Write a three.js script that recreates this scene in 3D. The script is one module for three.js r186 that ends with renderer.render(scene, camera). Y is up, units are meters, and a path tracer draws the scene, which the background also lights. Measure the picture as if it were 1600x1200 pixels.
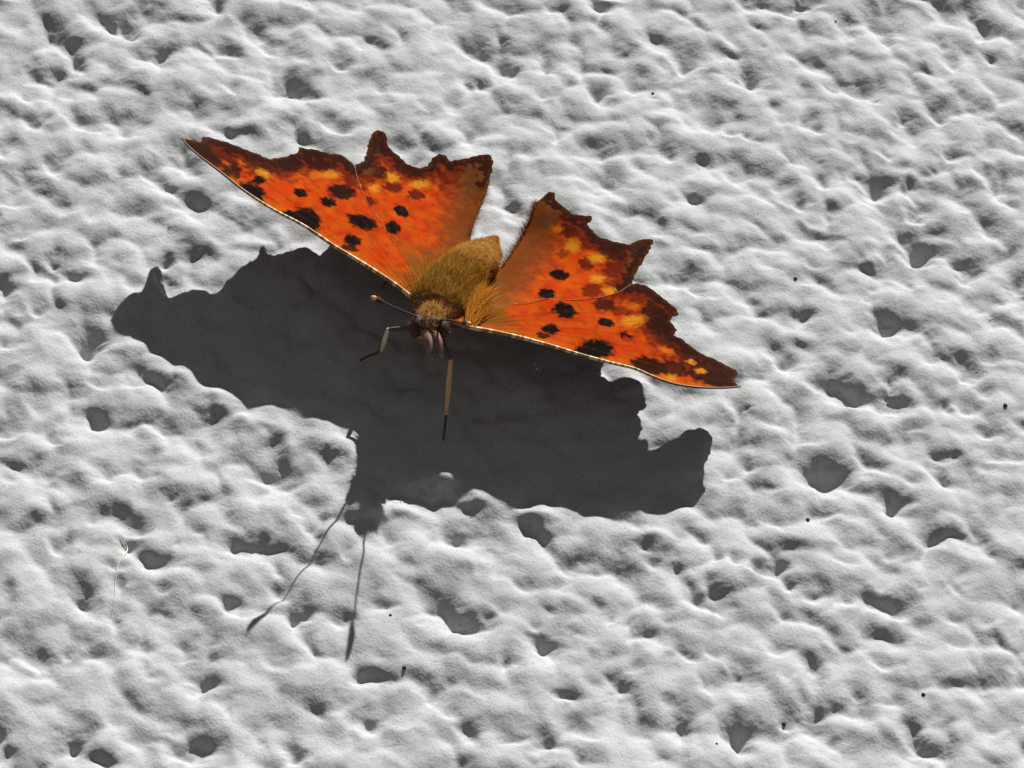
import * as THREE from 'three';
import { createNoise2D } from 'simplex-noise';
import { mergeGeometries } from 'three/addons/utils/BufferGeometryUtils.js';
import { TessellateModifier } from 'three/addons/modifiers/TessellateModifier.js';

// ---------------------------------------------------------------- camera, sky, sun, exposure
// The wall is the vertical plane z = 0, facing +z. All working lengths below are millimetres; MM turns them into metres.
const MM = 0.001, D = 300, F = 19 * D;                       // camera distance (mm), focal length in photo pixels
const TH = 42.76 * Math.PI / 180, PH = 13.0 * Math.PI / 180; // the camera looks up at the wall, a little rolled
const CAM = new THREE.Vector3(0, -Math.sin(TH), Math.cos(TH));
const UP0 = new THREE.Vector3(0, Math.cos(TH), Math.sin(TH)), R0 = new THREE.Vector3(1, 0, 0);
const UPV = UP0.clone().multiplyScalar(Math.cos(PH)).addScaledVector(R0, -Math.sin(PH));
const RIV = R0.clone().multiplyScalar(Math.cos(PH)).addScaledVector(UP0, Math.sin(PH));

const scene = new THREE.Scene();
const camera = new THREE.PerspectiveCamera(2 * Math.atan(600 / F) * 180 / Math.PI, 4 / 3, 0.02, 10);
camera.position.copy(CAM).multiplyScalar(D * MM);
camera.up.copy(UPV);
camera.lookAt(0, 0, 0);

const skyW = 64, skyH = 32, skyData = new Float32Array(skyW * skyH * 4);
for (let j = 0; j < skyH; j++) for (let i = 0; i < skyW; i++) {
  const el = Math.max(0, (j + 0.5) / skyH * 2 - 1), k = (j * skyW + i) * 4, t = Math.pow(el, 0.6), L = 0.07;
  skyData[k] = L * (1.02 - 0.22 * t); skyData[k + 1] = L * (1.0 - 0.16 * t); skyData[k + 2] = L * (0.97 - 0.04 * t); skyData[k + 3] = 1;
}
const sky = new THREE.DataTexture(skyData, skyW, skyH, THREE.RGBAFormat, THREE.FloatType);
sky.mapping = THREE.EquirectangularReflectionMapping; sky.magFilter = THREE.LinearFilter; sky.needsUpdate = true;
scene.background = sky; scene.environment = sky;

const SUN = new THREE.Vector3(0.252, 1.932, 1).normalize();
const sun = new THREE.DirectionalLight(new THREE.Color(1, 0.98, 0.95), 4.6);
sun.position.copy(SUN); sun.target.position.set(0, 0, 0);
sun.castShadow = true; sun.shadow.radius = 1; sun.shadow.mapSize.set(4096, 4096);
Object.assign(sun.shadow.camera, { left: -0.08, right: 0.08, top: 0.08, bottom: -0.08, near: 0.5, far: 1.5 });
scene.add(sun, sun.target);

const renderer = new THREE.WebGLRenderer({ antialias: true });
renderer.toneMapping = THREE.LinearToneMapping;
renderer.toneMappingExposure = 1.42;
renderer.shadowMap.enabled = true;
renderer.setSize(1024, 768);

// ---------------------------------------------------------------- helpers
let seed = 20240611;
const rnd = () => { seed = (seed + 0x6D2B79F5) | 0; let t = Math.imul(seed ^ (seed >>> 15), 1 | seed); t = (t + Math.imul(t ^ (t >>> 7), 61 | t)) ^ t; return ((t ^ (t >>> 14)) >>> 0) / 4294967296; };
const rr = (a, b) => a + (b - a) * rnd();
const nA = createNoise2D(rnd), nB = createNoise2D(rnd), nC = createNoise2D(rnd), nD = createNoise2D(rnd);
const V = (x, y, z) => new THREE.Vector3(x, y, z);
const sstep = (a, b, x) => { const t = Math.min(1, Math.max(0, (x - a) / (b - a))); return t * t * (3 - 2 * t); };
// a photo pixel and a height above the wall (mm) give a point (mm)
function at(px, py, h) {
  const d = CAM.clone().negate().addScaledVector(RIV, (px - 800) / F).addScaledVector(UPV, -(py - 600) / F);
  const o = CAM.clone().multiplyScalar(D);
  return o.addScaledVector(d, (h - o.z) / d.z);
}
function finish(geo, name, mat, parent) {                    // mm -> metres, named mesh
  geo.scale(MM, MM, MM);
  const m = new THREE.Mesh(geo, mat); m.name = name; m.castShadow = m.receiveShadow = true;
  if (parent) parent.add(m);
  return m;
}
function dataTex(w, h, fn, srgb = false) {
  const a = new Uint8Array(w * h * 4), c = [0, 0, 0];
  const enc = v => { v = Math.min(1, Math.max(0, v)); return 255 * (v <= 0.0031308 ? v * 12.92 : 1.055 * Math.pow(v, 1 / 2.4) - 0.055); };
  for (let j = 0; j < h; j++) for (let i = 0; i < w; i++) {
    fn(c, (i + 0.5) / w, (j + 0.5) / h); const k = (j * w + i) * 4;
    for (let q = 0; q < 3; q++) a[k + q] = srgb ? enc(c[q]) : 255 * Math.min(1, Math.max(0, c[q]));
    a[k + 3] = 255;
  }
  const t = new THREE.DataTexture(a, w, h, THREE.RGBAFormat);
  t.magFilter = THREE.LinearFilter; t.minFilter = THREE.LinearFilter; t.wrapS = t.wrapT = THREE.RepeatWrapping;
  if (srgb) t.colorSpace = THREE.SRGBColorSpace;
  t.needsUpdate = true; return t;
}
const std = (r, g, b, rough = 0.85, extra = {}) => new THREE.MeshPhysicalMaterial({ color: new THREE.Color().setRGB(r, g, b), roughness: rough, side: THREE.DoubleSide, ...extra });

// ---------------------------------------------------------------- the wall: rough painted roughcast
// hollows of the roughcast as read from the photo: pixel x, y, half-length, half-width, slant (degrees), depth
const HOLLOWS = [
  [3,32,12,14,0,.4],[35,33,10,14,60,.5],[170,33,30,10,25,.6],[203,43,14,12,40,1],[245,26,22,6,10,.35],[118,88,26,8,55,.8],[125,100,8,7,30,.6],[150,92,8,5,10,.3],[338,4,14,9,20,.9],[375,22,18,10,30,.5],[395,48,14,10,40,.8],[357,72,26,9,28,.9],[383,98,10,8,40,.5],[248,86,14,7,30,.7],[212,98,8,6,0,.4],[360,135,13,8,45,.8],[38,145,20,11,20,.8],[65,145,18,5,0,.5],[103,138,18,10,15,.6],[147,142,14,7,10,.5],[52,185,16,10,10,.8],[110,180,14,8,30,.6],[140,190,26,10,10,.9],[200,197,22,13,10,.9],[275,172,20,12,50,.35],[5,228,12,11,0,1],[82,257,14,10,30,.6],[65,225,12,20,0,.3],[170,280,24,10,10,.5],[270,235,14,14,40,.6],[297,258,20,10,30,.7],[258,285,34,11,38,.9],[305,325,26,14,35,.8],[355,205,18,12,30,.5],[40,95,12,8,0,.35],
  [408,42,14,16,50,.7],[418,66,16,10,40,.9],[447,40,6,6,0,.3],[472,88,14,8,10,.5],[535,95,18,9,20,.85],[424,110,10,18,0,.8],[450,135,34,12,12,.85],[480,145,16,10,20,.6],[624,52,16,8,50,.85],[680,30,10,8,30,.5],[700,40,20,14,10,.3],[565,65,12,8,0,.35],[595,132,14,10,60,.5],[530,195,24,10,18,.9],[510,190,6,8,0,.6],[712,160,18,12,20,.7],[735,205,16,14,40,.75],[755,128,14,7,25,.8],[770,85,40,14,28,1],[795,100,20,10,10,1],[430,205,16,10,50,.35],[437,225,8,12,60,.45],[625,225,14,8,20,.5],[645,245,10,6,0,.5],[608,160,10,5,0,.35],[475,0,30,8,5,.5],[640,0,30,5,0,.5],
  [805,100,8,8,0,1],[854,98,12,11,40,1],[895,98,24,12,20,.6],[870,55,16,8,0,.3],[865,10,20,12,30,.4],[935,2,14,4,0,1],[938,140,16,14,30,1.1],[987,133,20,9,10,.8],[1020,145,5,4,0,.8],[1000,110,20,12,10,.35],[1030,68,20,8,35,.55],[1073,95,16,15,20,1.1],[1080,40,16,8,-20,.35],[1145,55,14,10,30,.65],[1165,68,5,3,0,.6],[1192,67,6,4,0,.7],[1172,118,22,13,12,1],[1155,95,6,8,0,.6],[850,148,14,7,0,.6],[870,205,12,10,40,.9],[860,180,8,14,0,.5],[943,238,9,8,0,.8],[1075,160,20,14,0,.35],[1115,188,18,16,20,.9],[1090,195,16,10,0,.6],[1145,200,14,7,15,.9],[1168,206,10,6,30,.9],[1185,213,12,6,20,.6],[1047,240,14,8,20,.7],[1000,255,16,6,10,.45],[1020,213,10,8,40,.5],[1080,260,8,8,0,.4],[1152,270,13,12,0,1],[1175,285,16,8,20,.4],[935,295,16,6,5,.8],[965,292,20,8,10,.4],[820,235,8,8,0,.4],[905,235,14,10,0,.3],
  [1255,3,20,7,0,1],[1240,42,10,8,60,.35],[1325,45,18,14,40,.4],[1375,38,16,10,30,.6],[1388,53,16,11,20,.95],[1485,22,20,10,25,.8],[1520,20,12,12,40,.7],[1535,50,12,12,40,.8],[1548,88,16,8,20,.8],[1470,68,12,10,50,.7],[1488,95,14,10,50,1],[1272,93,26,8,20,.85],[1303,130,12,8,20,1],[1340,137,22,8,18,1],[1365,150,12,7,30,.9],[1424,122,20,8,60,.6],[1412,178,14,10,20,.8],[1468,178,16,9,20,.85],[1428,212,14,10,20,.7],[1565,145,18,12,15,.5],[1262,185,10,12,50,.95],[1275,195,14,10,40,.9],[1232,185,14,8,10,.45],[1330,210,14,8,20,.35],[1478,215,14,6,-10,.5],[1490,240,18,9,15,.8],[1385,238,12,6,35,.95],[1413,255,8,12,0,.6],[1285,275,16,9,25,.9],[1315,268,8,7,0,.9],[1335,272,14,6,5,.7],[1372,290,22,15,15,1.1],[1420,285,12,12,0,1],[1460,262,12,5,40,.7],[1540,270,16,8,50,.9],[1555,290,14,8,55,.8],[1545,240,20,8,40,.5],[1595,10,8,14,0,.6],[1590,205,12,8,30,.5],[1220,290,12,8,0,.7],
  [15,310,22,10,0,.8],[45,308,12,5,0,.5],[30,358,16,8,-10,.75],[60,353,16,6,0,.4],[103,328,10,12,50,.5],[145,335,10,14,30,.5],[213,325,18,10,0,.55],[178,325,6,6,0,.4],[150,385,16,12,30,.55],[180,400,24,10,25,.4],[50,408,20,9,50,.75],[58,428,10,8,0,.7],[82,405,10,10,40,.8],[110,425,26,10,25,.65],[8,445,14,10,20,.8],[33,478,12,8,20,.6],[60,478,16,9,20,.85],[120,470,12,18,0,.6],[128,500,12,22,0,.7],[140,535,20,14,15,1.1],[160,530,14,10,40,.9],[100,510,14,7,0,.5],[12,532,16,7,5,.9],[145,565,8,10,0,.6],[155,595,22,6,15,.9],[210,595,14,7,10,.8],[205,440,14,10,20,.4],[25,570,20,16,0,.3],[258,404,11,10,0,1.2],[254,425,14,12,0,1.1],[264,446,16,12,20,1],
  [1030,357,10,8,0,.55],[1090,357,24,7,10,.5],[1082,305,12,8,50,.8],[1050,310,20,6,15,.35],[1145,382,20,12,5,.5],[1085,445,20,10,38,.9],[1065,437,12,8,20,.8],[1040,430,14,8,30,.6],[1110,398,14,8,60,.35],[1200,405,16,10,30,.4],[1240,310,24,10,20,.6],[1253,312,12,9,20,1],[1283,278,10,10,0,.9],[1265,436,16,5,-3,.6],[1270,410,16,6,10,.5],[1165,462,24,12,25,.5],[1115,458,14,8,20,.5],
  [1272,340,18,9,35,.55],[1250,360,24,10,30,.45],[1290,375,16,7,8,.5],[1345,395,14,12,30,.45],[1365,440,16,10,20,.5],[1352,460,12,8,0,.5],[1435,330,18,10,0,1],[1440,388,26,18,0,1.15],[1475,385,14,8,0,.8],[1495,402,16,8,10,.8],[1515,425,14,14,70,.9],[1418,438,14,9,30,.85],[1440,440,8,5,10,.6],[1510,470,14,12,30,.75],[1530,480,12,8,20,.6],[1470,462,12,6,0,.4],[1390,502,22,12,0,1],[1250,487,20,10,20,.5],[1330,510,16,7,-10,.5],[1228,560,20,13,30,1.1],[1205,540,10,14,0,.9],[1265,562,10,7,0,.6],[1450,553,12,7,10,.7],[1480,552,16,6,5,.6],[1435,532,8,12,60,.6],[1512,580,16,14,25,1.1],[1545,558,14,6,5,.7],[1590,440,18,16,50,.8],[1590,480,10,12,0,.6],[1510,318,20,6,-15,.5],[1545,350,20,10,40,.5],[1575,312,20,10,35,.6],[1285,595,20,8,25,.7],
  [60,632,20,14,25,.5],[15,635,10,8,0,.3],[150,652,14,11,10,.8],[260,668,22,11,15,.75],[15,675,16,10,10,.7],[85,680,20,9,20,.8],[310,660,8,8,0,.45],[365,675,12,10,0,.4],[15,740,24,10,25,.5],[75,735,20,12,0,.65],[110,755,22,12,30,.5],[165,740,20,10,25,.75],[225,735,20,10,15,.5],[78,785,22,8,50,.8],[340,740,8,12,0,.6],[265,773,12,7,0,.7],[150,808,18,8,0,.65],[215,820,30,14,20,.8],[195,845,12,8,10,1],[20,835,8,8,0,.5],[90,850,14,14,50,.7],[175,878,16,7,10,.8],[232,875,18,8,15,.95],[278,843,10,8,40,.6],[283,868,12,6,0,.6],[312,825,18,9,45,.7],[365,848,26,12,20,.9],[395,845,8,8,0,.7],
  [420,738,32,11,12,1],[450,750,12,6,0,1],[392,720,12,8,40,.6],[505,715,16,12,45,.5],[530,735,14,7,20,.4],[465,795,14,8,35,.8],[485,825,18,10,40,.8],[610,840,16,10,20,.6],[545,865,14,10,60,.6],[432,880,20,10,45,.8],[715,838,26,14,5,1.1],[675,835,16,8,10,.6],[668,758,14,6,5,.85],
  [825,822,12,9,50,.9],[860,815,10,8,0,.4],[900,877,14,7,20,.85],[968,860,8,10,0,.5],[747,880,16,8,80,.5],[635,905,22,9,35,.5],[605,945,14,6,-5,.7],[655,970,10,6,0,.6],[725,970,28,12,15,1.1],[705,955,8,12,0,.9],[785,945,20,12,30,.5],[815,912,20,8,30,.5],[857,948,14,7,0,.5],[833,975,8,6,0,.8],[850,1003,14,9,25,1],[925,940,16,7,25,.6],[952,960,8,8,50,.8],[980,965,16,6,-15,.6],
  [1010,853,12,6,30,.8],[1100,835,18,7,20,.85],[1140,737,14,8,0,.85],[1168,728,12,8,20,.85],[1205,757,16,7,0,.6],[1120,865,10,8,0,.8],[1150,870,12,9,20,1],[1190,883,22,10,5,1.1],[1215,815,22,9,18,.8],[1175,812,20,10,10,.5],[1285,738,28,16,5,1],[1260,683,20,8,0,.7],[1155,640,12,12,30,.4],[1168,638,6,5,0,.8],[1215,645,8,10,0,.5],[1250,648,12,10,0,.5],[1105,660,10,7,20,.5],[1020,875,12,8,0,.5],
  [1330,615,44,14,15,1.05],[1380,630,18,9,0,1],[1483,630,9,11,0,1],[1515,635,16,12,20,.8],[1540,605,18,10,15,.6],[1435,664,14,5,0,.8],[1410,690,30,14,10,.45],[1545,675,14,8,20,.9],[1370,720,32,10,25,.9],[1420,745,24,9,25,.7],[1465,705,28,9,15,.75],[1470,740,28,9,50,.95],[1570,710,34,9,5,.8],[1400,786,16,12,0,1.1],[1350,760,20,8,10,.45],[1290,795,34,10,5,.65],[1525,780,8,10,0,.45],[1390,862,14,8,20,.7],[1345,840,30,12,15,.4],[1325,875,24,8,15,.6],[1545,862,12,8,0,.5],[1450,845,24,6,8,.4],[1215,885,14,12,30,1],
  [15,920,10,10,0,.5],[60,935,12,12,0,.4],[130,935,24,14,45,1],[188,910,10,10,0,.9],[183,965,12,18,0,1],[255,970,26,14,20,.5],[253,915,14,7,25,.7],[355,940,14,10,20,1.05],[378,953,14,8,20,.9],[55,1028,24,14,20,.95],[103,1018,10,8,20,.8],[150,1018,18,11,5,.7],[222,1040,20,8,65,.6],[240,1055,16,8,10,.6],[285,1010,16,12,50,.7],[290,1022,14,7,0,.8],[318,1065,20,10,5,.95],[352,1105,14,9,50,.7],[180,1120,20,14,50,.55],[205,1150,26,8,10,.5],[270,1133,18,10,0,.65],[290,1172,28,14,10,1.05],[120,1165,22,12,30,1],[160,1188,18,8,15,.9],[65,1120,8,8,0,.5],[85,1135,14,8,45,.6],[5,1180,10,14,0,.7],[62,1195,10,8,0,.6],
  [440,920,16,14,0,.9],[465,962,14,13,0,1.15],[490,950,10,8,0,.5],[535,963,16,8,20,.65],[595,945,18,6,0,.65],[430,1030,20,14,15,.6],[490,1005,24,10,35,.5],[600,1025,20,12,20,.5],[560,1058,16,9,15,.95],[495,1110,18,10,30,.65],[575,1125,22,16,10,.8],[620,1125,20,10,15,.5],[675,1085,14,10,45,.9],[705,1110,16,9,35,.8],[735,1142,16,12,30,1],[460,1178,16,12,45,1.05],[405,1150,12,14,0,.6],[790,1030,12,12,0,1],[795,1157,16,6,-5,.7],[710,1060,14,8,20,.5],[740,1075,20,8,25,.4],
  [1030,948,20,12,25,.5],[1045,965,14,6,10,.5],[1110,945,24,10,25,1],[1030,1000,16,8,35,.6],[1080,1020,18,6,20,.9],[1115,1020,10,5,35,.6],[1145,1040,20,7,50,.6],[1105,1065,16,6,35,.75],[1170,1005,10,8,30,.4],[990,1040,28,5,0,.4],[970,1065,18,10,40,.85],[992,1100,26,9,75,.6],[880,1083,24,7,10,.8],[905,985,20,7,15,.5],[1050,1095,16,7,20,.5],[1067,1138,16,12,30,.9],[1155,1150,20,14,35,1.1],[915,1142,22,8,15,.75],[860,1160,20,5,10,.6],[808,1155,14,6,-10,.8],[908,1185,10,8,50,.7],[1025,1187,10,7,0,.6],[1010,1145,10,8,0,.5],
  [1235,908,18,9,20,.9],[1275,925,20,8,10,1],[1320,930,14,10,10,.7],[1375,910,10,8,0,.7],[1390,945,34,11,15,1.05],[1430,970,26,14,20,.6],[1225,955,14,8,55,.7],[1215,1010,20,10,10,.8],[1268,1035,16,10,45,.8],[1225,1055,12,8,0,.5],[1300,995,20,10,10,.4],[1350,1005,14,8,30,.5],[1380,1030,20,8,20,.85],[1412,1033,10,5,20,.6],[1440,915,10,6,0,.6],[1495,915,16,8,55,.7],[1520,935,12,6,0,.5],[1490,965,16,9,10,.65],[1540,968,18,10,0,.6],[1560,1000,20,8,40,.6],[1590,940,12,12,0,.6],[1500,1003,20,8,10,.6],[1520,1035,14,6,60,.5],[1450,1070,12,12,0,.6],[1345,1082,12,8,0,.5],[1390,1093,18,9,0,.8],[1355,1123,12,5,0,.5],[1228,1127,12,8,0,.9],[1275,1140,14,12,30,.7],[1305,1150,18,14,0,.6],[1435,1155,20,10,60,1.1],[1555,1135,18,10,0,.6],[1540,1060,16,8,40,.4],[1455,1198,10,5,0,.9],
];
// knobs that the photo shows standing up along the lower edge of the butterfly's shadow
const KNOBS = [[585,796,44,22,0,.7],[690,752,30,17,0,.55],[738,778,20,12,10,.4],[848,806,30,15,10,.5],[532,702,34,20,10,.55],[388,656,24,14,15,.4],[438,676,24,13,10,.4],[268,588,26,12,15,.35],[335,622,24,12,20,.35],[1000,835,34,13,0,.45],[1075,805,26,12,-10,.3]];

const feats = [], CELL = 4, cells = new Map();
function feature(cx, cy, ax, ay, bx, by, amp, sharp) {        // ellipse with half-axes a and b on the wall (mm)
  const det = ax * by - ay * bx, f = { cx, cy, m: [by / det, -bx / det, -ay / det, ax / det], amp, sharp, sy: Math.hypot(ay, by) };
  const R = 2.0, ex = R * Math.hypot(ax, bx), ey = 1.8 * R * Math.hypot(ay, by);
  feats.push(f);
  for (let i = Math.floor((cx - ex) / CELL); i <= Math.floor((cx + ex) / CELL); i++) for (let j = Math.floor((cy - ey) / CELL); j <= Math.floor((cy + ey) / CELL); j++) {
    const k = i * 10000 + j; if (!cells.has(k)) cells.set(k, []); cells.get(k).push(f);
  }
}
function pixelFeature([x, y, a, b, deg, d], k, drop, grow) {
  const c = deg * Math.PI / 180, p = at(x, y + drop, 0), q = at(x + grow * a * Math.cos(c), y + drop + grow * a * Math.sin(c), 0), r = at(x - grow * b * Math.sin(c), y + drop + grow * b * Math.cos(c), 0);
  const w = Math.hypot(r.x - p.x, r.y - p.y), l = Math.hypot(q.x - p.x, q.y - p.y);
  feature(p.x, p.y, q.x - p.x, q.y - p.y, r.x - p.x, r.y - p.y, (k > 0 ? k * d : k * (0.85 * d + 0.25 * d ** 4)) * Math.min(w, l), d);
}
for (const h of HOLLOWS) { pixelFeature(h, -1, 4, 1.07); pixelFeature([h[0], h[1], h[2] + 4, h[3] + 4, h[4], h[5] * 0.5], -0.4, 2, 1.9); }
for (const h of KNOBS) pixelFeature(h, 1.0, 0, 1.1);
// the wall beyond the frame, and where butterfly and shadow hide it, goes on with hollows of the same kinds
for (let i = 0; i < 4200; i++) {
  const x = rr(-900, 2500), y = rr(-1200, 2200), s = rnd(), t = rnd(), u = rnd(), w = rnd();
  const inFrame = x > -10 && x < 1610 && y > -10 && y < 1210;
  if (inFrame) continue;
  pixelFeature([x, y, 9 + 18 * s * s, 6 + 7 * t, rr(-10, 55), 0.3 + 0.75 * u], -1, 4, 1.15);
}
for (const [x, y] of [[330,500],[400,470],[440,560],[520,610],[600,640],[640,590],[800,640],[880,700],[960,660],[1010,720],[780,720],[450,420],[860,610],[540,480],[720,640],[690,330],[800,330],[350,560],[930,760],[1040,760]])
  pixelFeature([x, y, rr(12, 24), rr(8, 13), rr(0, 40), rr(0.35, 0.75)], -1, 4, 1.15);

// rounded lumps thrown at random, run together
const LUMP_MEAN = 0.05, LUMP = 2.6, lumps = new Map();
function lump(i, j) {
  const k = i * 100003 + j; let v = lumps.get(k);
  if (!v) { let h = Math.imul(i, 374761393) ^ Math.imul(j, 668265263); const f = () => { h = Math.imul(h ^ (h >>> 13), 1274126177); h ^= h >>> 16; return (h >>> 0) / 4294967296; }; f(); v = [(i + 0.05 + 0.9 * f()) * LUMP, (j + 0.05 + 0.9 * f()) * LUMP * 1.1, 0.55 * f() * f(), 2.4 + 3.0 * f(), 0.8 + 0.5 * f()]; lumps.set(k, v); }
  return v;
}
function relief(x, y) {                                       // height of the wall's face at x, y (mm)
  const wx = x + 0.24 * nB(x / 2.4, y / 2.4) + 0.05 * nC(x / 0.7, y / 0.7), wy = y + 0.24 * nB(x / 2.4 + 31, y / 2.4 - 17) + 0.05 * nC(x / 0.7 + 8, y / 0.7);
  let z = 0.25 * nA(x / 9, y / 10) + 0.06 * nC(x / 2.6, y / 3.0) + 0.012 * nD(x / 1.0, y / 1.1) + 0.004 * nA(x / 0.4, y / 0.4);
  const lx = wx + 0.5 * nA(x / 5 + 9, y / 5), ly = wy + 0.5 * nC(x / 5, y / 5 - 6), li = Math.floor(lx / LUMP), lj = Math.floor(ly / LUMP / 1.1); let sum = 0;
  for (let a = -1; a <= 1; a++) for (let b = -1; b <= 1; b++) { const L = lump(li + a, lj + b), dx = lx - L[0], dy = ly - L[1]; sum += Math.exp(6 * (L[2] - (dx * dx * L[4] + dy * dy / L[4]) / (2 * L[3]))); }
  z += 0.95 * (Math.log(sum) / 6 - LUMP_MEAN);
  const list = cells.get(Math.floor(x / CELL) * 10000 + Math.floor(y / CELL));
  if (list) {
    let down = 0;
    for (const f of list) {
      const dx = wx - f.cx, dy = wy - f.cy, u = dy / f.sy, k = f.amp > 0 ? 1 : u > 0 ? 1 / (1 + 0.75 * Math.tanh(1.1 * u)) : 1 - 0.25 * Math.tanh(u), a = k * (f.m[0] * dx + f.m[1] * dy), b = k * (f.m[2] * dx + f.m[3] * dy), r2 = a * a + b * b;   // hollows slope in gently from above and end in a lip below
      if (r2 > 4.4) continue;
      const g = Math.exp(-1.1 * r2);
      if (f.amp > 0) z += f.amp * g; else down += f.amp * g * f.amp * g;
    }
    z -= Math.sqrt(down);
  }
  return z;
}
const onWall = (px, py, lift = 0) => { let h = 0, p; for (let i = 0; i < 8; i++) { p = at(px, py, h); h = 0.5 * h + 0.5 * (relief(p.x, p.y) + lift); } return at(px, py, h); };

const grainTex = dataTex(1024, 1024, (c, u, v) => {          // paint grain: fine relief
  const T = 2 * Math.PI, x = u * 24, y = v * 24;
  const e = (s, o) => nA(x * s + o, y * s - o);
  c[0] = c[1] = c[2] = 0.5 + 0.22 * e(2.2, 0) + 0.18 * e(5.5, 7) + 0.2 * (rnd() - 0.5);
});
const paintTex = dataTex(1024, 1024, (c, u, v) => {          // white masonry paint with faint grime flecks
  const x = u * 90, y = v * 90, n = nC(x / 9, y / 9) * 0.5 + nD(x / 2.5, y / 2.5) * 0.5, g = nB(x / 0.7, y / 0.7);
  let k = 0.50 + 0.025 * n + 0.02 * (rnd() - 0.5); if (rnd() < 0.04) k *= rr(0.5, 0.92); else if (g > 0.9) k *= 0.85;
  c[0] = k * 0.975; c[1] = k * 0.99; c[2] = k * 1.01;
}, true);
const wallMat = new THREE.MeshStandardMaterial({ map: paintTex, bumpMap: grainTex, bumpScale: 0.000028, roughness: 0.88, side: THREE.DoubleSide });
{
  const g1 = grainTex; g1.repeat.set(1 / 0.024, 1 / 0.024); paintTex.repeat.set(1 / 0.09, 1 / 0.09);
  const axis = (lo, hi, fineLo, fineHi, step) => { const a = []; for (let v = lo; v < fineLo; v += 1.0) a.push(v); for (let v = fineLo; v < fineHi; v += step) a.push(v); for (let v = fineHi; v <= hi + 1e-6; v += 1.0) a.push(v); return a; };
  const xs = axis(-130, 130, -49, 50, 0.15), ys = axis(-150, 170, -52, 62, 0.16), nx = xs.length, ny = ys.length;
  const pos = new Float32Array(nx * ny * 3), uv = new Float32Array(nx * ny * 2), idx = new Uint32Array((nx - 1) * (ny - 1) * 6);
  let k = 0;
  for (let j = 0; j < ny; j++) for (let i = 0; i < nx; i++) {
    const v = j * nx + i; pos[v * 3] = xs[i]; pos[v * 3 + 1] = ys[j]; pos[v * 3 + 2] = relief(xs[i], ys[j]);
    uv[v * 2] = xs[i] * MM; uv[v * 2 + 1] = ys[j] * MM;
    if (i < nx - 1 && j < ny - 1) { idx[k++] = v; idx[k++] = v + 1; idx[k++] = v + nx + 1; idx[k++] = v; idx[k++] = v + nx + 1; idx[k++] = v + nx; }
  }
  const g = new THREE.BufferGeometry();
  g.setAttribute('position', new THREE.BufferAttribute(pos, 3)); g.setAttribute('uv', new THREE.BufferAttribute(uv, 2)); g.setIndex(new THREE.BufferAttribute(idx, 1));
  g.computeVertexNormals();
  const wall = finish(g, 'wall', wallMat, scene);
  wall.userData = { kind: 'structure', label: 'rough white painted roughcast wall full of small hollows', category: 'wall' };
  const core = finish(new THREE.BoxGeometry(260, 320, 40).translate(0, 10, -24), 'masonry', std(0.5, 0.48, 0.45, 0.95), wall);   // the body of the wall behind the render
  // black grit sitting in the paint
  const gritMat = std(0.015, 0.013, 0.012, 0.7), gg = new THREE.IcosahedronGeometry(1, 1);
  for (const [x, y, s] of [[1571,633,3.4],[1262,812,3.4],[1443,1085,3],[1225,1131,3.4],[632,1043,3],[610,961,2.2],[1243,435,3],[1020,146,2.6],[1120,1162,1.8],[1306,33,1.8]]) {
    const p = onWall(x, y, 0.03), m = new THREE.Mesh(gg, gritMat); m.name = 'grit'; m.castShadow = m.receiveShadow = true;
    m.position.copy(p).multiplyScalar(MM); m.scale.set(s / 19 * MM, s / 19 * MM * 1.1, s / 26 * MM); m.rotation.z = rr(0, 3); wall.add(m);
  }
}

// ---------------------------------------------------------------- the butterfly
const butterfly = new THREE.Group(); butterfly.name = 'butterfly';
butterfly.userData = { label: 'orange butterfly with black spots and ragged wing edges resting on the white wall', category: 'butterfly' };
scene.add(butterfly);

// wing planes, from matching both wings' markings and their shadows: height (mm) = h0 + a dx + b dy (dx, dy in mm of photo)
const PLANES = {
  one: { x: 645, y: 468, h: 5.54, a: -0.311, b: 0.322 },
  two: { x: 735, y: 510, h: 6.30, a: -0.1447, b: 0.2442 },
};
const planeH = (P, x, y) => P.h + P.a * (x - P.x) / 19 + P.b * (y - P.y) / 19;
function frameOf(P, apex) {                                   // a wing's own axes: e1 along the leading edge, e2 across, n out of the upper side
  const o = at(P.x, P.y, planeH(P, P.x, P.y)), q = at(apex[0], apex[1], planeH(P, ...apex));
  const s = at(P.x + 40, P.y - 90, planeH(P, P.x + 40, P.y - 90));
  const e1 = q.clone().sub(o).normalize(), n = e1.clone().cross(s.sub(o)).normalize(); if (n.z < 0) n.negate();
  return { o, e1, e2: n.clone().cross(e1).normalize(), n, P };
}
const toLocal = (W, x, y) => { const p = at(x, y, planeH(W.P, x, y)).sub(W.o); return [p.dot(W.e1), p.dot(W.e2)]; };

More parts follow.
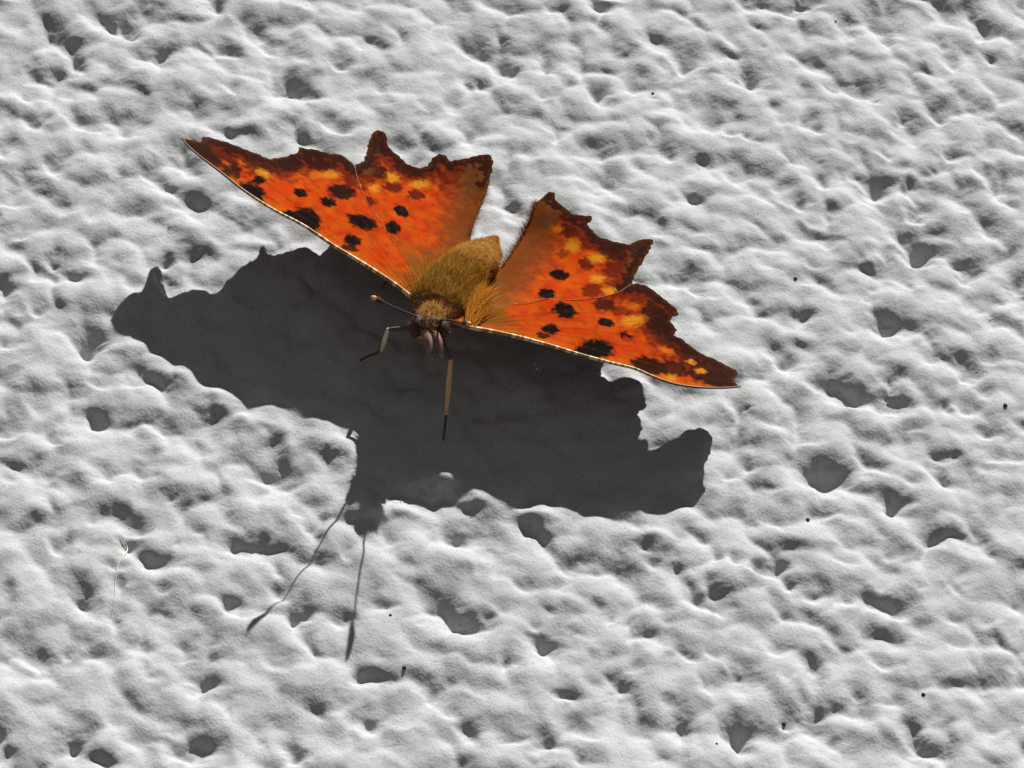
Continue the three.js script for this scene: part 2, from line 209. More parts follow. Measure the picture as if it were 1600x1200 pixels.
function catmull(pts, per, closed = false) {
  const c = new THREE.CatmullRomCurve3(pts.map(p => V(p[0], p[1], 0)), closed, 'centripetal');
  return c.getPoints(pts.length * per).map(p => [p.x, p.y]);
}
function segDist(q, poly) {
  let best = 1e9;
  for (let i = 0; i + 1 < poly.length; i++) {
    const ax = poly[i][0], ay = poly[i][1], bx = poly[i + 1][0] - ax, by = poly[i + 1][1] - ay;
    const t = Math.min(1, Math.max(0, ((q[0] - ax) * bx + (q[1] - ay) * by) / (bx * bx + by * by + 1e-9)));
    const dx = q[0] - ax - t * bx, dy = q[1] - ay - t * by, d = dx * dx + dy * dy; if (d < best) best = d;
  }
  return Math.sqrt(best);
}
const COL = { orange: [0.66, 0.054, 0.002], amber: [0.70, 0.14, 0.005], black: [0.010, 0.004, 0.003], dark: [0.035, 0.008, 0.004], red: [0.16, 0.014, 0.002], yellow: [0.74, 0.27, 0.015], brown: [0.16, 0.058, 0.012], olive: [0.20, 0.12, 0.018], tail: [0.045, 0.030, 0.014] };

function makeWing(name, W, spec) {
  const loc = l => l.map(p => toLocal(W, p[0], p[1]));
  // outline: smooth leading edge and inner edge, ragged outer margin
  const lead = loc(spec.lead), inner = loc(spec.inner), outer = loc(spec.outer);
  const rag = []; for (let i = 0; i < outer.length; i++) {
    rag.push(outer[i]); if (i + 1 === outer.length) break;
    const a = outer[i], b = outer[i + 1], L = Math.hypot(b[0] - a[0], b[1] - a[1]), n = Math.max(1, Math.round(L / 0.28));
    for (let k = 1; k < n; k++) { const t = k / n, j = rr(-0.09, 0.09); rag.push([a[0] + (b[0] - a[0]) * t - (b[1] - a[1]) / L * j, a[1] + (b[1] - a[1]) * t + (b[0] - a[0]) / L * j]); }
  }
  const poly = [...catmull(lead, 3), ...rag.slice(1), ...catmull(inner, 3).slice(1, -1)];
  let x0 = 1e9, x1 = -1e9, y0 = 1e9, y1 = -1e9;
  for (const [x, y] of poly) { x0 = Math.min(x0, x); x1 = Math.max(x1, x); y0 = Math.min(y0, y); y1 = Math.max(y1, y); }
  let g = new THREE.ShapeGeometry(new THREE.Shape(poly.map(p => new THREE.Vector2(p[0], p[1]))));
  g = new TessellateModifier(0.6, 9).modify(g);
  // pattern of the scales, in the wing's own millimetres
  const ell = ([x, y, a, b, deg, col, alpha = 1, soft = col === 'yellow' || col === 'amber' ? 0.6 : 0.22]) => {
    const c = deg * Math.PI / 180, p = toLocal(W, x, y), q = toLocal(W, x + a * Math.cos(c), y + a * Math.sin(c)), r = toLocal(W, x - b * Math.sin(c), y + b * Math.cos(c));
    const ax = q[0] - p[0], ay = q[1] - p[1], bx = r[0] - p[0], by = r[1] - p[1], det = ax * by - ay * bx;
    return { p, m: [by / det, -bx / det, -ay / det, ax / det], col: COL[col], alpha, soft };
  };
  const marks = spec.marks.map(ell), base = toLocal(W, ...spec.base), veins = spec.veins.map(v => catmull(loc(v), 5));
  const TW = 1024, TH_ = 768, mix = (c, d, t) => { for (let k = 0; k < 3; k++) c[k] += (d[k] - c[k]) * t; };
  const put = (c, u, v) => {
    const q0 = [x0 + u * (x1 - x0), y0 + v * (y1 - y0)];
    const q = [q0[0] + 0.16 * nA(q0[0] / 0.7, q0[1] / 0.7) + 0.07 * nB(q0[0] / 0.22, q0[1] / 0.22), q0[1] + 0.16 * nC(q0[0] / 0.7, q0[1] / 0.7) + 0.07 * nD(q0[0] / 0.22, q0[1] / 0.22)];
    const n1 = nA(q0[0] / 2.2 + 5, q0[1] / 2.2), n2 = nB(q0[0] / 0.9, q0[1] / 0.9 + 3);
    c[0] = COL.orange[0]; c[1] = COL.orange[1]; c[2] = COL.orange[2];
    mix(c, COL.amber, 0.24 + 0.36 * n1); mix(c, COL.red, 0.3 * sstep(0.15, 0.75, nD(q0[0] / 1.5 + spec.seed, q0[1] / 1.5)));
    const rb = Math.hypot(q[0] - base[0], q[1] - base[1]);
    mix(c, COL.olive, (0.75 + 0.2 * n2) * sstep(spec.baseR, spec.baseR * 0.35, rb + 0.8 * n1));
    if (spec.brownInner) mix(c, COL.brown, 0.8 * sstep(spec.brownInner, spec.brownInner * 0.3, segDist(q, inner) + 0.5 * n1 + 0.4 * n2));
    if (spec.amberLead) mix(c, COL.amber, 0.8 * sstep(1.6, 0.3, segDist(q, lead)));
    const d = segDist(q, outer);
    mix(c, COL.red, 0.92 * sstep(spec.band * 3.0, spec.band * 1.2, d + 0.7 * n2 + 0.6 * n1));
    for (const m of marks) {
      const dx = q[0] - m.p[0], dy = q[1] - m.p[1], a = m.m[0] * dx + m.m[1] * dy, b = m.m[2] * dx + m.m[3] * dy, r = Math.sqrt(a * a + b * b) + 0.12 * n2;
      if (r < 1 + m.soft) mix(c, m.col, m.alpha * sstep(1 + m.soft, 1 - m.soft, r));
    }
    mix(c, COL.dark, 0.95 * sstep(spec.band, spec.band * 0.62, d + 0.45 * n2 + 0.35 * n1));
    mix(c, COL.brown, 0.3 * sstep(0.42, 0.1, d + 0.12 * n2));
    let dv = 1e9; for (const v of veins) dv = Math.min(dv, segDist(q, v));
    mix(c, COL.brown, 0.15 * sstep(0.18, 0.03, dv + 0.05 * n2));
    const s = 1 + 0.16 * nC(q0[0] / 0.13, q0[1] / 0.13) + 0.18 * (rnd() - 0.5);
    c[0] *= s; c[1] *= s * (1 + 0.1 * n2); c[2] *= s;
    return dv;
  };
  const map = dataTex(TW, TH_, put, true); map.wrapS = map.wrapT = THREE.ClampToEdgeWrapping;
  const bump = dataTex(512, 384, (c, u, v) => {
    const q = [x0 + u * (x1 - x0), y0 + v * (y1 - y0)]; let dv = 1e9; for (const w of veins) dv = Math.min(dv, segDist(q, w));
    c[0] = c[1] = c[2] = 0.35 + 0.5 * sstep(0.2, 0.03, dv) + 0.12 * nC(q[0] / 0.12, q[1] / 0.12);
  }); bump.wrapS = bump.wrapT = THREE.ClampToEdgeWrapping;
  const mat = new THREE.MeshPhysicalMaterial({ map, bumpMap: bump, bumpScale: 0.00003, roughness: 0.8, specularIntensity: 0.03, transmission: 0.3, thickness: 0, side: THREE.DoubleSide });
  // from the wing's plane into space, with a gentle arch and the folds between the veins
  const shape = (x, y, lift = 0) => {
    const p = W.o.clone().addScaledVector(W.e1, x).addScaledVector(W.e2, y);
    const t = x / 23, arch = 0.35 * Math.sin(Math.min(1, Math.max(0, t)) * Math.PI) + 0.10 * nA(x / 6 + spec.seed, y / 6);
    p.addScaledVector(W.n, arch + lift + spec.lift);
    const low = 1.5; if (p.z < low + 1) p.z = low + 0.25 + 0.75 * Math.exp((p.z - low - 1));   // the wing never sinks into the wall
    return p;
  };
  const curls = (spec.curls || []).map(c => [...toLocal(W, c[0], c[1]), c[2], c[3]]);
  const bent = (x, y, lift = 0) => {                          // the lobe behind the wing tip is bent down towards the wall
    const p = shape(x, y, lift), d = p.clone().addScaledVector(CAM, -D).normalize(); let k = 0;
    for (const c of curls) k += c[3] * Math.exp(-((x - c[0]) ** 2 + (y - c[1]) ** 2) / (c[2] ** 2));
    return p.addScaledVector(d, k / Math.abs(d.z));
  };
  const pa = g.attributes.position, uv = new Float32Array(pa.count * 2);
  for (let i = 0; i < pa.count; i++) {
    const x = pa.getX(i), y = pa.getY(i), p = bent(x, y);
    uv[i * 2] = (x - x0) / (x1 - x0); uv[i * 2 + 1] = (y - y0) / (y1 - y0); pa.setXYZ(i, p.x, p.y, p.z);
  }
  g.setAttribute('uv', new THREE.BufferAttribute(uv, 2)); g.deleteAttribute('normal'); g.computeVertexNormals();
  const under = g.clone(), up = under.attributes.position, un = under.attributes.normal;
  { let sz = 0; for (let i = 0; i < un.count; i++) sz += un.getZ(i); const sg = sz > 0 ? -0.05 : 0.05; for (let i = 0; i < up.count; i++) up.setXYZ(i, up.getX(i) + sg * un.getX(i), up.getY(i) + sg * un.getY(i), up.getZ(i) + sg * un.getZ(i)); }
  const wing = finish(g, name, mat, butterfly);
  finish(under, 'underside', underMat, wing).userData.label = 'dull brown underside of the wing';
  surfaces.push((x, y) => bent(...toLocal(W, x, y)));
  if (spec.costa) {                                           // the thick leading vein, pale and dark checked
    const pts = lead.map(p => bent(p[0], p[1], 0.05)), curve = new THREE.CatmullRomCurve3(pts, false, 'centripetal');
    const t = new THREE.TubeGeometry(curve, 160, 0.155, 8), tp = t.attributes.position;
    for (let i = 0; i < tp.count; i++) { const k = Math.floor(i / 9) / 160, c = curve.getPointAt(k), s = 1.25 - 0.75 * k; tp.setXYZ(i, c.x + (tp.getX(i) - c.x) * s, c.y + (tp.getY(i) - c.y) * s, c.z + (tp.getZ(i) - c.z) * s); }
    finish(t, 'leading_vein', costaMat, wing);
    const edge = inner.slice(0, 6).reverse().map(p => bent(p[0], p[1], 0.03)), ec = new THREE.CatmullRomCurve3(edge, false, 'centripetal');
    finish(new THREE.TubeGeometry(ec, 90, 0.024, 6), 'hind_edge', edgeMat, wing);
  }
  return wing;
}
const surfaces = [];
const edgeTex = dataTex(512, 4, (c, u) => { const pale = 0.6 * sstep(0.25, 0.6, nA(u * 30, 9.3) + 0.4 * nB(u * 90, 2)); c[0] = 0.45 + 0.35 * pale; c[1] = 0.08 + 0.5 * pale; c[2] = 0.005 + 0.33 * pale; }, true);
const edgeMat = new THREE.MeshPhysicalMaterial({ map: edgeTex, roughness: 0.7, side: THREE.DoubleSide });
const costaTex = dataTex(512, 4, (c, u) => {
  const n = nA(u * 46, 3.3), m = nB(u * 120, 8), pale = sstep(-0.35, 0.25, n + 0.3 * m) * sstep(0.05, 0.12, u) * (1 - sstep(0.55, 0.78, u));
  c[0] = 0.34 + 0.48 * pale; c[1] = 0.15 + 0.48 * pale; c[2] = 0.02 + 0.34 * pale;
  const dk = sstep(0.6, 0.85, u); c[0] *= 1 - 0.7 * dk; c[1] *= 1 - 0.7 * dk; c[2] *= 1 - 0.7 * dk;
}, true);
const underTex = dataTex(256, 256, (c, u, v) => { const t = 0.5 + 0.3 * nA(u * 12, v * 12) + 0.25 * nB(u * 40, v * 40); c[0] = 0.05 + 0.08 * t; c[1] = 0.04 + 0.06 * t; c[2] = 0.03 + 0.035 * t; }, true); const underMat = new THREE.MeshPhysicalMaterial({ map: underTex, roughness: 0.9, transmission: 0.8, thickness: 0,  side: THREE.DoubleSide });
const costaMat = new THREE.MeshPhysicalMaterial({ map: costaTex, roughness: 0.5, side: THREE.DoubleSide });

const W1 = frameOf(PLANES.one, [287, 218]), W2 = frameOf(PLANES.two, [1155, 605]);
makeWing('hindwing', W1, {
  seed: 3, lift: -0.22, band: 1.2, base: [690, 455], baseR: 7.5, brownInner: 4.2,
  lead: [[692,482],[650,456],[610,415],[575,370],[545,322],[537,285],[548,266]],
  outer: [[548,266],[558,258],[568,254],[572,240],[576,222],[582,210],[590,206],[598,209],[603,216],[606,230],[620,243],[635,258],[655,266],[668,264],[673,254],[684,250],[695,254],[700,262],[720,262],[750,261],[762,263],[767,275],[762,300]],
  inner: [[762,300],[752,325],[742,347],[736,372],[734,402],[718,432],[692,482]],
  veins: [[[672,460],[620,380],[575,300],[560,260]],[[672,460],[625,370],[592,290],[588,210]],[[676,458],[640,370],[622,300],[628,250]],[[680,456],[655,370],[648,310],[662,265]],[[684,455],[672,380],[672,320],[684,252]],[[690,452],[690,390],[700,330],[725,262]]],
  marks: [[627,330,13,8,30,'black'],[613,356,13,9,20,'black'],[572,317,15,7,10,'red'],[614,293,16,9,10,'red'],[650,306,14,8,10,'red'],[590,270,20,10,20,'dark',.8],[640,268,26,8,15,'dark',.85],[572,268,12,8,0,'brown',.7],[557,294,6,5,0,'yellow'],[584,296,8,6,0,'yellow'],[613,278,10,7,20,'yellow'],[655,289,13,6,0,'yellow'],[560,258,10,5,-30,'brown',.8],[590,222,14,22,0,'tail',.9],[744,290,26,30,20,'brown',.75],[700,290,16,20,0,'red',.5]],
});
makeWing('forewing', W1, {
  seed: 9, curls: [[326, 212, 1.5, 1.5], [435, 238, 4, 0.6]], lift: 0, band: 1.5, base: [655,470], baseR: 5.2, amberLead: true, costa: true,
  lead: [[680,492],[655,474],[620,448],[570,418],[520,388],[470,358],[425,333],[380,302],[340,270],[310,245],[292,228],[285,217]],
  outer: [[285,217],[300,218],[313,222],[317,213],[332,216],[350,222],[375,233],[400,242],[420,251],[437,249],[450,247],[463,243],[465,234],[490,238],[515,246],[530,246],[540,252],[552,263]],
  inner: [[552,263],[556,280],[561,300],[573,325],[592,352],[617,387],[642,427],[668,458],[680,492]],
  veins: [[[650,470],[560,402],[440,325],[350,262],[320,216]],[[650,468],[560,395],[470,330],[400,275],[385,238]],[[650,466],[575,395],[500,330],[440,280],[430,250]],[[650,465],[590,395],[530,330],[478,275],[468,237]],[[652,462],[600,395],[555,335],[520,280],[512,246]],[[654,460],[612,400],[575,345],[553,300],[545,258]]],
  marks: [[335,244,44,19,30,'dark',.85],[420,262,40,12,8,'dark',.6],[476,349,25,20,25,'black'],[455,345,18,9,25,'black'],[390,306,24,17,30,'black'],[360,275,14,16,30,'dark',.9],[403,284,10,7,20,'black'],[468,307,12,6,15,'black'],[511,320,13,7,15,'black'],[563,352,25,10,17,'black'],[549,379,13,9,20,'black'],[546,391,13,5,15,'black',.9],[532,304,22,11,10,'dark'],[545,285,10,16,0,'red',.8],[500,262,26,9,5,'dark',.9],[450,262,24,9,5,'dark',.9],[330,240,26,12,30,'dark',.9],[361,289,7,10,0,'amber',.8],[353,257,9,3,45,'amber',.6],[372,253,9,3,35,'amber',.6],[411,274,12,5,30,'yellow',.9],[490,280,10,7,0,'amber',.8],[514,277,14,6,0,'yellow',.8],[440,300,18,12,20,'orange',.8],[350,240,24,9,30,'red',.7]],
});
makeWing('hindwing', W2, {
  seed: 17, curls: [[800, 385, 6.0, 2.0], [768, 432, 3, 1.0]], lift: -0.22, band: 1.2, base: [735,480], baseR: 7, brownInner: 4.6,
  lead: [[690,500],[728,509],[780,506],[840,500],[900,499],[950,488],[985,458]],
  outer: [[985,458],[988,442],[995,425],[1005,408],[1015,390],[1021,380],[1020,374],[1000,375],[985,382],[970,380],[950,374],[935,370],[922,358],[917,350],[924,345],[924,338],[905,337],[892,334],[880,322],[868,310],[868,300],[858,298]],
  inner: [[858,298],[848,307],[838,316],[832,328],[826,346],[818,362],[808,380],[795,400],[777,420],[748,430],[715,442],[690,468],[690,500]],
  veins: [[[730,502],[820,470],[920,450],[990,430]],[[730,500],[820,455],[920,420],[1015,378]],[[732,498],[815,440],[890,405],[945,372]],[[734,496],[810,425],[870,385],[922,352]],[[736,494],[805,410],[850,365],[893,335]]],
  marks: [[874,430,15,9,5,'black'],[855,460,14,8,5,'black'],[886,361,16,10,20,'dark',.75],[928,366,18,10,20,'dark',.9],[958,394,24,14,20,'dark',.85],[966,420,22,13,0,'red',.9],[916,412,12,9,10,'red'],[924,456,16,11,0,'red',.85],[880,395,10,8,0,'red',.6],[895,385,11,9,0,'yellow'],[932,404,12,7,0,'yellow'],[934,437,11,6,0,'yellow'],[952,457,11,6,0,'yellow'],[870,358,8,6,0,'amber'],[1004,398,20,24,0,'tail',.95],[985,420,10,18,20,'brown',.8],[852,330,22,26,0,'brown',.7]],
});
makeWing('forewing', W2, {
  seed: 23, curls: [[1145, 572, 1.5, 0.8], [1105, 556, 3.2, 0.8]], lift: 0, band: 1.5, base: [735,505], baseR: 5.2, amberLead: true, costa: true,
  lead: [[690,498],[728,512],[760,517],[800,527],[850,543],[900,558],[950,573],[990,583],[1020,595],[1050,603],[1080,608],[1110,610],[1135,608],[1157,604]],
  outer: [[1157,604],[1150,598],[1146,592],[1153,584],[1150,577],[1135,571],[1118,562],[1100,556],[1080,545],[1062,532],[1051,527],[1057,520],[1045,505],[1050,497],[1060,493],[1057,486],[1040,473],[1025,463],[1010,452],[995,447],[985,449]],
  inner: [[985,449],[962,463],[930,471],[890,474],[850,472],[800,479],[760,488],[725,468],[690,478],[690,498]],
  veins: [[[735,510],[850,530],[980,565],[1080,590],[1148,598]],[[735,508],[850,522],[980,545],[1070,560],[1115,562]],[[735,507],[850,512],[960,525],[1060,532]],[[735,506],[850,502],[960,508],[1055,492]],[[735,505],[850,492],[950,490],[1025,465]]],
  marks: [[1110,585,44,17,14,'dark',.8],[1035,515,18,34,-25,'dark',.6],[931,550,28,15,5,'black'],[910,556,16,7,12,'black'],[1012,576,30,13,8,'black',.95],[1050,580,24,12,10,'dark',.9],[880,490,20,11,20,'black'],[859,518,14,8,15,'black'],[847,528,10,5,10,'black',.9],[944,509,13,7,10,'black'],[977,532,13,7,30,'black'],[943,481,18,9,10,'dark',.9],[970,490,16,8,0,'red',.7],[1020,500,16,26,-20,'dark',.85],[1115,592,34,13,10,'dark',.95],[1075,560,30,9,25,'dark',.7],[989,483,11,5,0,'amber'],[988,505,18,8,-10,'yellow'],[1078,569,7,4,20,'yellow',.9],[1093,583,9,4,0,'yellow',.9],[1048,593,10,5,0,'yellow',.9],[1039,552,12,5,20,'amber',.9],[985,545,26,12,10,'orange',.6],[949,570,12,5,15,'amber']],
});

// body: one lofted surface from the front of the head to the tip of the abdomen
const noiseMap = (c0, c1, f) => dataTex(256, 256, (c, u, v) => { const t = 0.5 + 0.35 * nA(u * f, v * f) + 0.3 * (rnd() - 0.5); for (let k = 0; k < 3; k++) c[k] = c0[k] + (c1[k] - c0[k]) * t; }, true);
const headC = at(670, 512, 6.5);
const spine = [[at(673, 530, 6.2), 0.5, 0.5], [at(672, 524, 6.35), 1.15, 1.1], [at(670, 513, 6.5), 1.5, 1.45], [at(673, 500, 6.5), 1.35, 1.3], [at(679, 492, 6.2), 1.6, 1.3], [at(684, 480, 6.0), 2.15, 1.75], [at(690, 462, 5.7), 2.2, 1.8], [at(700, 447, 5.3), 2.05, 1.7], [at(713, 434, 4.7), 1.9, 1.6], [at(726, 421, 4.2), 2.0, 1.6], [at(742, 409, 3.6), 2.15, 1.6], [at(757, 395, 3.1), 1.5, 1.2], [at(767, 381, 2.7), 0.6, 0.55], [at(777, 370, 2.4), 0.06, 0.06]];
const bodyCurve = new THREE.CatmullRomCurve3(spine.map(s => s[0]), false, 'centripetal');
const radAt = (t) => { const k = t * (spine.length - 1), i = Math.min(spine.length - 2, Math.floor(k)), f = k - i, s = f * f * (3 - 2 * f); return [spine[i][1] + (spine[i + 1][1] - spine[i][1]) * s, spine[i][2] + (spine[i + 1][2] - spine[i][2]) * s]; };
const across = W1.o.clone().sub(W2.o).normalize();
function bodyPoint(t, a, out = 0) {
  const c = bodyCurve.getPoint(t), tan = bodyCurve.getTangent(t), side = across.clone().addScaledVector(tan, -across.dot(tan)).normalize(), up = tan.clone().cross(side).normalize(); if (up.z < 0) up.negate();
  const [rw, rh] = radAt(t), n = side.clone().multiplyScalar(Math.cos(a)).addScaledVector(up, Math.sin(a));
  return { p: c.addScaledVector(side, Math.cos(a) * (rw + out)).addScaledVector(up, Math.sin(a) * (rh + out)), n, tan };
}
{
  const R = 80, S = 32, pos = [], uv = [], idx = [];
  for (let i = 0; i <= R; i++) for (let j = 0; j <= S; j++) { const q = bodyPoint(i / R, j / S * Math.PI * 2, 0.05 * nA(i * 0.7, j * 0.9)).p; if (j === S) { pos.push(pos[(i * (S + 1)) * 3], pos[(i * (S + 1)) * 3 + 1], pos[(i * (S + 1)) * 3 + 2]); } else pos.push(q.x, q.y, q.z); uv.push(i / R * 2, j / S); }
  for (let i = 0; i < R; i++) for (let j = 0; j < S; j++) { const a = i * (S + 1) + j, b = a + S + 1; idx.push(a, b, a + 1, b, b + 1, a + 1); }
  const c0 = pos.length / 3, e = bodyPoint(0, 0).p, f0 = bodyCurve.getPoint(0), f1 = bodyCurve.getPoint(1); pos.push(f0.x, f0.y, f0.z, f1.x, f1.y, f1.z); uv.push(0, 0, 2, 0);
  for (let j = 0; j < S; j++) idx.push(c0, j, j + 1, c0 + 1, R * (S + 1) + j + 1, R * (S + 1) + j);
  const g = new THREE.BufferGeometry(); g.setAttribute('position', new THREE.Float32BufferAttribute(pos, 3)); g.setAttribute('uv', new THREE.Float32BufferAttribute(uv, 2)); g.setIndex(idx); g.computeVertexNormals();
  finish(g, 'body', new THREE.MeshPhysicalMaterial({ map: noiseMap([0.16, 0.075, 0.014], [0.36, 0.17, 0.03], 9), roughness: 0.95, specularIntensity: 0.15, side: THREE.DoubleSide }), butterfly);
}
// hair: thin bent blades
function hairs(name, list, mat, parent) {
  const pos = [], idx = [];
  for (const { p, d, bend, len, w } of list) {
    const s = d.clone().cross(V(rr(-1, 1), rr(-1, 1), rr(-1, 1))).normalize(), b = pos.length / 3;
    for (let k = 0; k < 4; k++) {
      const t = k / 3, q = p.clone().addScaledVector(d, len * t).addScaledVector(bend, len * t * t), ww = w * (1 - t) * 0.5 + 0.004;
      pos.push(q.x + s.x * ww, q.y + s.y * ww, q.z + s.z * ww, q.x - s.x * ww, q.y - s.y * ww, q.z - s.z * ww);
      if (k) idx.push(b + 2 * k - 2, b + 2 * k - 1, b + 2 * k, b + 2 * k - 1, b + 2 * k + 1, b + 2 * k);
    }
  }
  const g = new THREE.BufferGeometry(); g.setAttribute('position', new THREE.Float32BufferAttribute(pos, 3)); g.setIndex(idx); g.computeVertexNormals();
  const m = finish(g, name, mat, parent); m.userData.kind = 'stuff'; return m;
}
const bodyMesh = butterfly.children.find(c => c.name === 'body');
const hairSet = (n, t0, t1, a0, a1, len, lean, w = 0.06) => { const out = []; for (let i = 0; i < n; i++) { const q = bodyPoint(rr(t0, t1), rr(a0, a1), -0.05); const d = q.n.clone().addScaledVector(q.tan, lean + rr(-0.35, 0.35)).add(V(rr(-.3, .3), rr(-.3, .3), rr(-.3, .3))).normalize(); out.push({ p: q.p, d, bend: q.tan.clone().multiplyScalar(0.35).add(V(rr(-.2, .2), rr(-.2, .2), rr(-.2, .2))), len: len * rr(0.5, 1.15), w }); } return out; };
const HP = [std(0.34, 0.18, 0.022, 0.9), std(0.46, 0.18, 0.015, 0.9), std(0.24, 0.125, 0.02, 0.9), std(0.27, 0.13, 0.10, 0.9), std(0.55, 0.20, 0.015, 0.9), std(0.30, 0.10, 0.015, 0.9)];
for (const m of HP) m.specularIntensity = 0.15;;
hairs('thorax_hair', hairSet(6000, 0.36, 0.66, -0.6, Math.PI + 0.6, 0.5, 1.2, 0.026), HP[0], bodyMesh);
hairs('thorax_hair', hairSet(5000, 0.36, 0.70, -0.6, Math.PI + 0.6, 0.55, 1.4, 0.026), HP[1], bodyMesh);
hairs('thorax_hair', hairSet(2200, 0.34, 0.62, -0.8, Math.PI + 0.8, 0.5, 0.9, 0.026), HP[2], bodyMesh);
hairs('abdomen_hair', hairSet(5000, 0.62, 0.985, 0, Math.PI * 2, 0.26, 2.2, 0.028), HP[1], bodyMesh);
hairs('abdomen_hair', hairSet(1500, 0.62, 0.985, 0, Math.PI * 2, 0.26, 2.2, 0.028), HP[2], bodyMesh);
hairs('head_hair', hairSet(1100, 0.08, 0.36, 0, Math.PI * 2, 0.55, -0.5, 0.05), HP[3], bodyMesh);
hairs('head_hair', hairSet(420, 0.03, 0.17, Math.PI * 0.32, Math.PI * 0.68, 0.5, -0.6, 0.05), std(0.8, 0.68, 0.55, 0.8), bodyMesh);
// long hairs at the wing roots, lying back over the hindwings
for (const [W, pts, s] of [[W1, [[655,470],[690,440]], 1], [W2, [[735,505],[745,470]], -1]]) {
  const list = [[], []];
  for (let i = 0; i < 1500; i++) {
    const t = rnd(), x = pts[0][0] + (pts[1][0] - pts[0][0]) * t + rr(-10, 10), y = pts[0][1] + (pts[1][1] - pts[0][1]) * t + rr(-8, 8);
    const p = at(x, y, planeH(W.P, x, y) + rr(0.1, 0.5)), far = at(x + (s > 0 ? rr(-60, 60) : rr(0, 90)), y - rr(40, 110), 0), q = at(x, y, 0);
    const d = far.sub(q); d.addScaledVector(W.n, -d.dot(W.n)).normalize().addScaledVector(W.n, rr(0.0, 0.22));
    list[i % 2].push({ p, d, bend: W.n.clone().multiplyScalar(-0.05), len: rr(1.0, 3.4), w: 0.03 });
  }
  hairs('wing_root_hair', list[0], HP[1], bodyMesh); hairs('wing_root_hair', list[1], HP[4], bodyMesh);
}
// fringe of soft hairs along the inner edges of the hindwings
for (const [W, edge, dx] of [[W1, [[762,300],[752,325],[742,347],[732,368]], 1], [W2, [[838,316],[832,328],[826,346],[818,362],[808,380],[795,400],[783,418]], -1]]) {
  const list = [];
  for (let i = 0; i < 1100; i++) {
    const k = rnd() * (edge.length - 1), j = Math.min(edge.length - 2, Math.floor(k)), f = k - j, x = edge[j][0] + (edge[j + 1][0] - edge[j][0]) * f - dx * rr(0, 5), y = edge[j][1] + (edge[j + 1][1] - edge[j][1]) * f;
    const S = surfaces[dx > 0 ? 0 : 2], p = S(x, y), d = S(x + dx * rr(4, 20), y - rr(-4, 26)).sub(p).normalize().addScaledVector(W.n, rr(-0.05, 0.3));
    list.push({ p, d, bend: V(0, 0, 0), len: rr(0.2, 0.4 + 0.6 * rnd()), w: 0.02 });
  }
  hairs('wing_root_hair', list, HP[5], bodyMesh);
}
// tapered tube through points with radii
function limb(name, pts, radii, mat, parent, seg = 24, sides = 8) {
  const c = new THREE.CatmullRomCurve3(pts, false, 'centripetal'), t = new THREE.TubeGeometry(c, seg, 1, sides), tp = t.attributes.position;
  for (let i = 0; i < tp.count; i++) {
    const k = Math.floor(i / (sides + 1)) / seg, q = c.getPointAt(k), f = k * (radii.length - 1), j = Math.min(radii.length - 2, Math.floor(f)), s = radii[j] + (radii[j + 1] - radii[j]) * (f - j);
    tp.setXYZ(i, q.x + (tp.getX(i) - q.x) * s, q.y + (tp.getY(i) - q.y) * s, q.z + (tp.getZ(i) - q.z) * s);
  }
  t.computeVertexNormals();
  const a = new THREE.SphereGeometry(radii[0], 8, 6).translate(pts[0].x, pts[0].y, pts[0].z), e = pts[pts.length - 1], b = new THREE.SphereGeometry(radii[radii.length - 1], 8, 6).translate(e.x, e.y, e.z);
  return finish(mergeGeometries([t, a, b]), name, mat, parent);
}
// eyes, palps, antennae
const eyeMat = std(0.06, 0.028, 0.02, 0.6, { specularIntensity: 0.5 });
for (const [x, y, h] of [[652, 510, 7.0], [690, 514, 6.9]]) {
  const p = at(x, y, h), g = new THREE.SphereGeometry(0.8, 24, 18); g.scale(0.78, 1.2, 1.05); g.translate(p.x, p.y, p.z); finish(g, 'eye', eyeMat, butterfly);
}
const palpMat = std(0.24, 0.15, 0.125, 0.95, { specularIntensity: 0.2 });
for (const [a, b] of [[[666, 522, 7.2], [671, 556, 6.9]], [[680, 524, 7.1], [688, 553, 6.8]]]) {
  const p = at(...a), q = at(...b), m = limb('palp', [p, p.clone().lerp(q, 0.5).add(V(0, 0, 0.3)), q], [0.42, 0.36, 0.12], palpMat, butterfly, 12, 8);
  const list = []; for (let i = 0; i < 320; i++) { const t = rnd(); list.push({ p: p.clone().lerp(q, t), d: q.clone().sub(p).normalize().multiplyScalar(0.7).add(V(rr(-1, 1), rr(-1, 1), rr(-1, 1))).normalize(), bend: V(0, 0, 0), len: rr(0.3, 0.6), w: 0.05 }); }
  hairs('palp_hair', list, palpMat, m);
}
const shaftMat = std(0.022, 0.018, 0.016, 0.8), clubMat = std(0.02, 0.014, 0.01, 0.8), tipMat = std(0.78, 0.30, 0.08, 0.4);
for (const [bx, by, tx, ty, h] of [[656, 497, 583, 465, 12.8], [686, 500, 733, 506, 12.5]]) {
  const p = at(bx, by, 7.2), q = at(tx, ty, h), mid = p.clone().lerp(q, 0.5).addScaledVector(across, bx < 670 ? -0.25 : 0.3), shaft = limb('antenna', [p, mid, p.clone().lerp(q, 0.82), q], [0.10, 0.075, 0.07, 0.07], shaftMat, butterfly, 48, 8);
  const dir = q.clone().sub(p).normalize(), c0 = q.clone().addScaledVector(dir, -1.9);
  limb('club', [c0, q.clone().addScaledVector(dir, -1.0), q.clone().addScaledVector(dir, -0.15)], [0.08, 0.19, 0.24, 0.21], clubMat, shaft, 16, 10);
  limb('tip', [q.clone().addScaledVector(dir, -0.18), q.clone().addScaledVector(dir, 0.12)], [0.22, 0.14], tipMat, shaft, 8, 10);
}
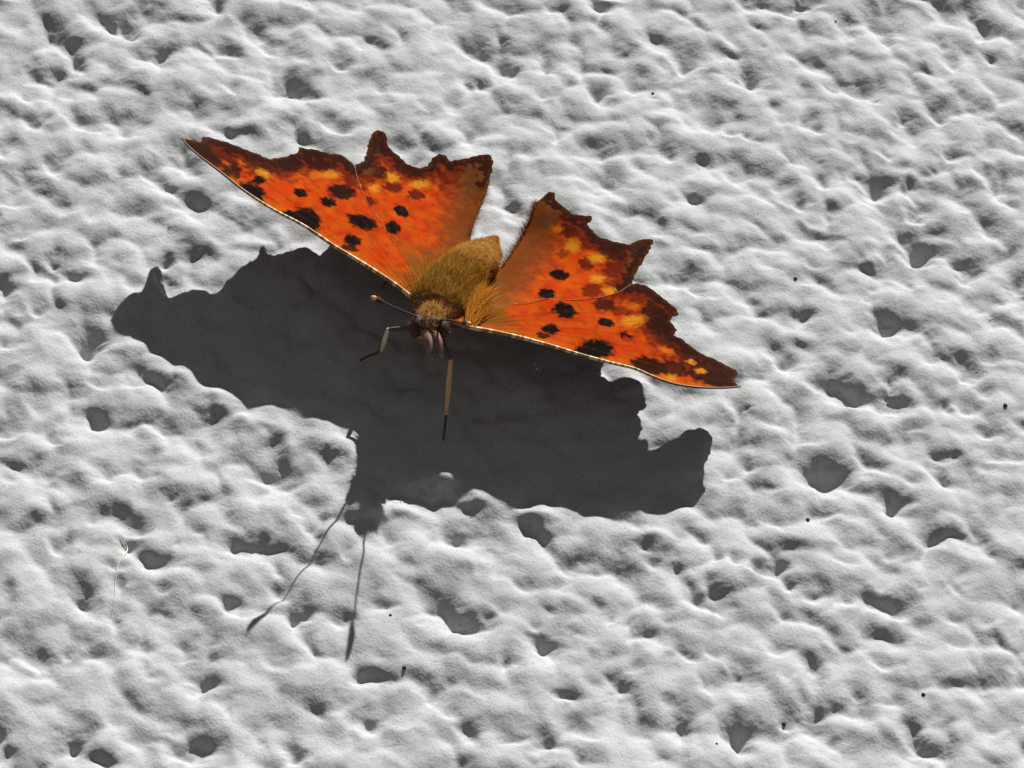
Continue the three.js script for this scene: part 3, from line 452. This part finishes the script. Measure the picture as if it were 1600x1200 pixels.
// legs: femur, tibia, tarsus down to a foot on the wall
const femurMat = std(0.10, 0.08, 0.06, 0.8), tibiaMat = std(0.85, 0.50, 0.24, 0.6), tibiaPale = std(0.8, 0.62, 0.4, 0.6), tarsusMat = std(0.09, 0.07, 0.055, 0.7);
function leg(hip, knee, ankle, foot, tm) {
  const L = new THREE.Group(); L.name = 'leg'; butterfly.add(L);
  limb('femur', [hip, hip.clone().lerp(knee, 0.5), knee], [0.26, 0.22, 0.15], femurMat, L, 12, 8);
  limb('tibia', [knee, knee.clone().lerp(ankle, 0.5), ankle], [0.16, 0.21, 0.11], tm, L, 12, 8);
  limb('tarsus', [ankle, ankle.clone().lerp(foot, 0.55).add(V(0, 0, 0.1)), foot], [0.11, 0.10, 0.08], tarsusMat, L, 12, 8);
  const list = []; for (let i = 0; i < 60; i++) { const t = rnd(); list.push({ p: knee.clone().lerp(ankle, t), d: V(rr(-1, 1), rr(-1, 1), rr(-1, 1)).addScaledVector(ankle.clone().sub(knee).normalize(), 0.8).normalize(), bend: V(0, 0, 0), len: 0.35, w: 0.03 }); }
  hairs('bristles', list, tm, L);
}
leg(at(690, 530, 5.0), at(704, 563, 4.4), at(697, 648, 1.6), onWall(693, 686, 0.1), tibiaMat);
leg(at(648, 512, 5.0), at(606, 515, 4.6), at(596, 549, 2.2), onWall(563, 563, 0.1), tibiaPale);
leg(at(712, 470, 4.8), at(752, 486, 4.6), at(778, 500, 2.2), onWall(788, 524, 0.1), tibiaMat);
leg(at(672, 455, 4.8), at(640, 432, 4.4), at(612, 432, 2.0), onWall(596, 450, 0.1), tibiaMat);

// ---------------------------------------------------------------- a wisp of spider thread caught on the wall
{
  const th = [[190, 838], [199, 856], [193, 868], [184, 885], [180, 915], [178, 948], [174, 962]].map(([x, y]) => onWall(x, y, 0.12));
  const m = limb('cobweb_wisp', th, [0.02, 0.05, 0.04, 0.02, 0.015, 0.012], std(0.8, 0.78, 0.72, 0.6), scene, 60, 6);
  m.userData = { label: 'thin pale wisp of cobweb stuck to the white wall', category: 'cobweb' };
}
renderer.render(scene, camera);
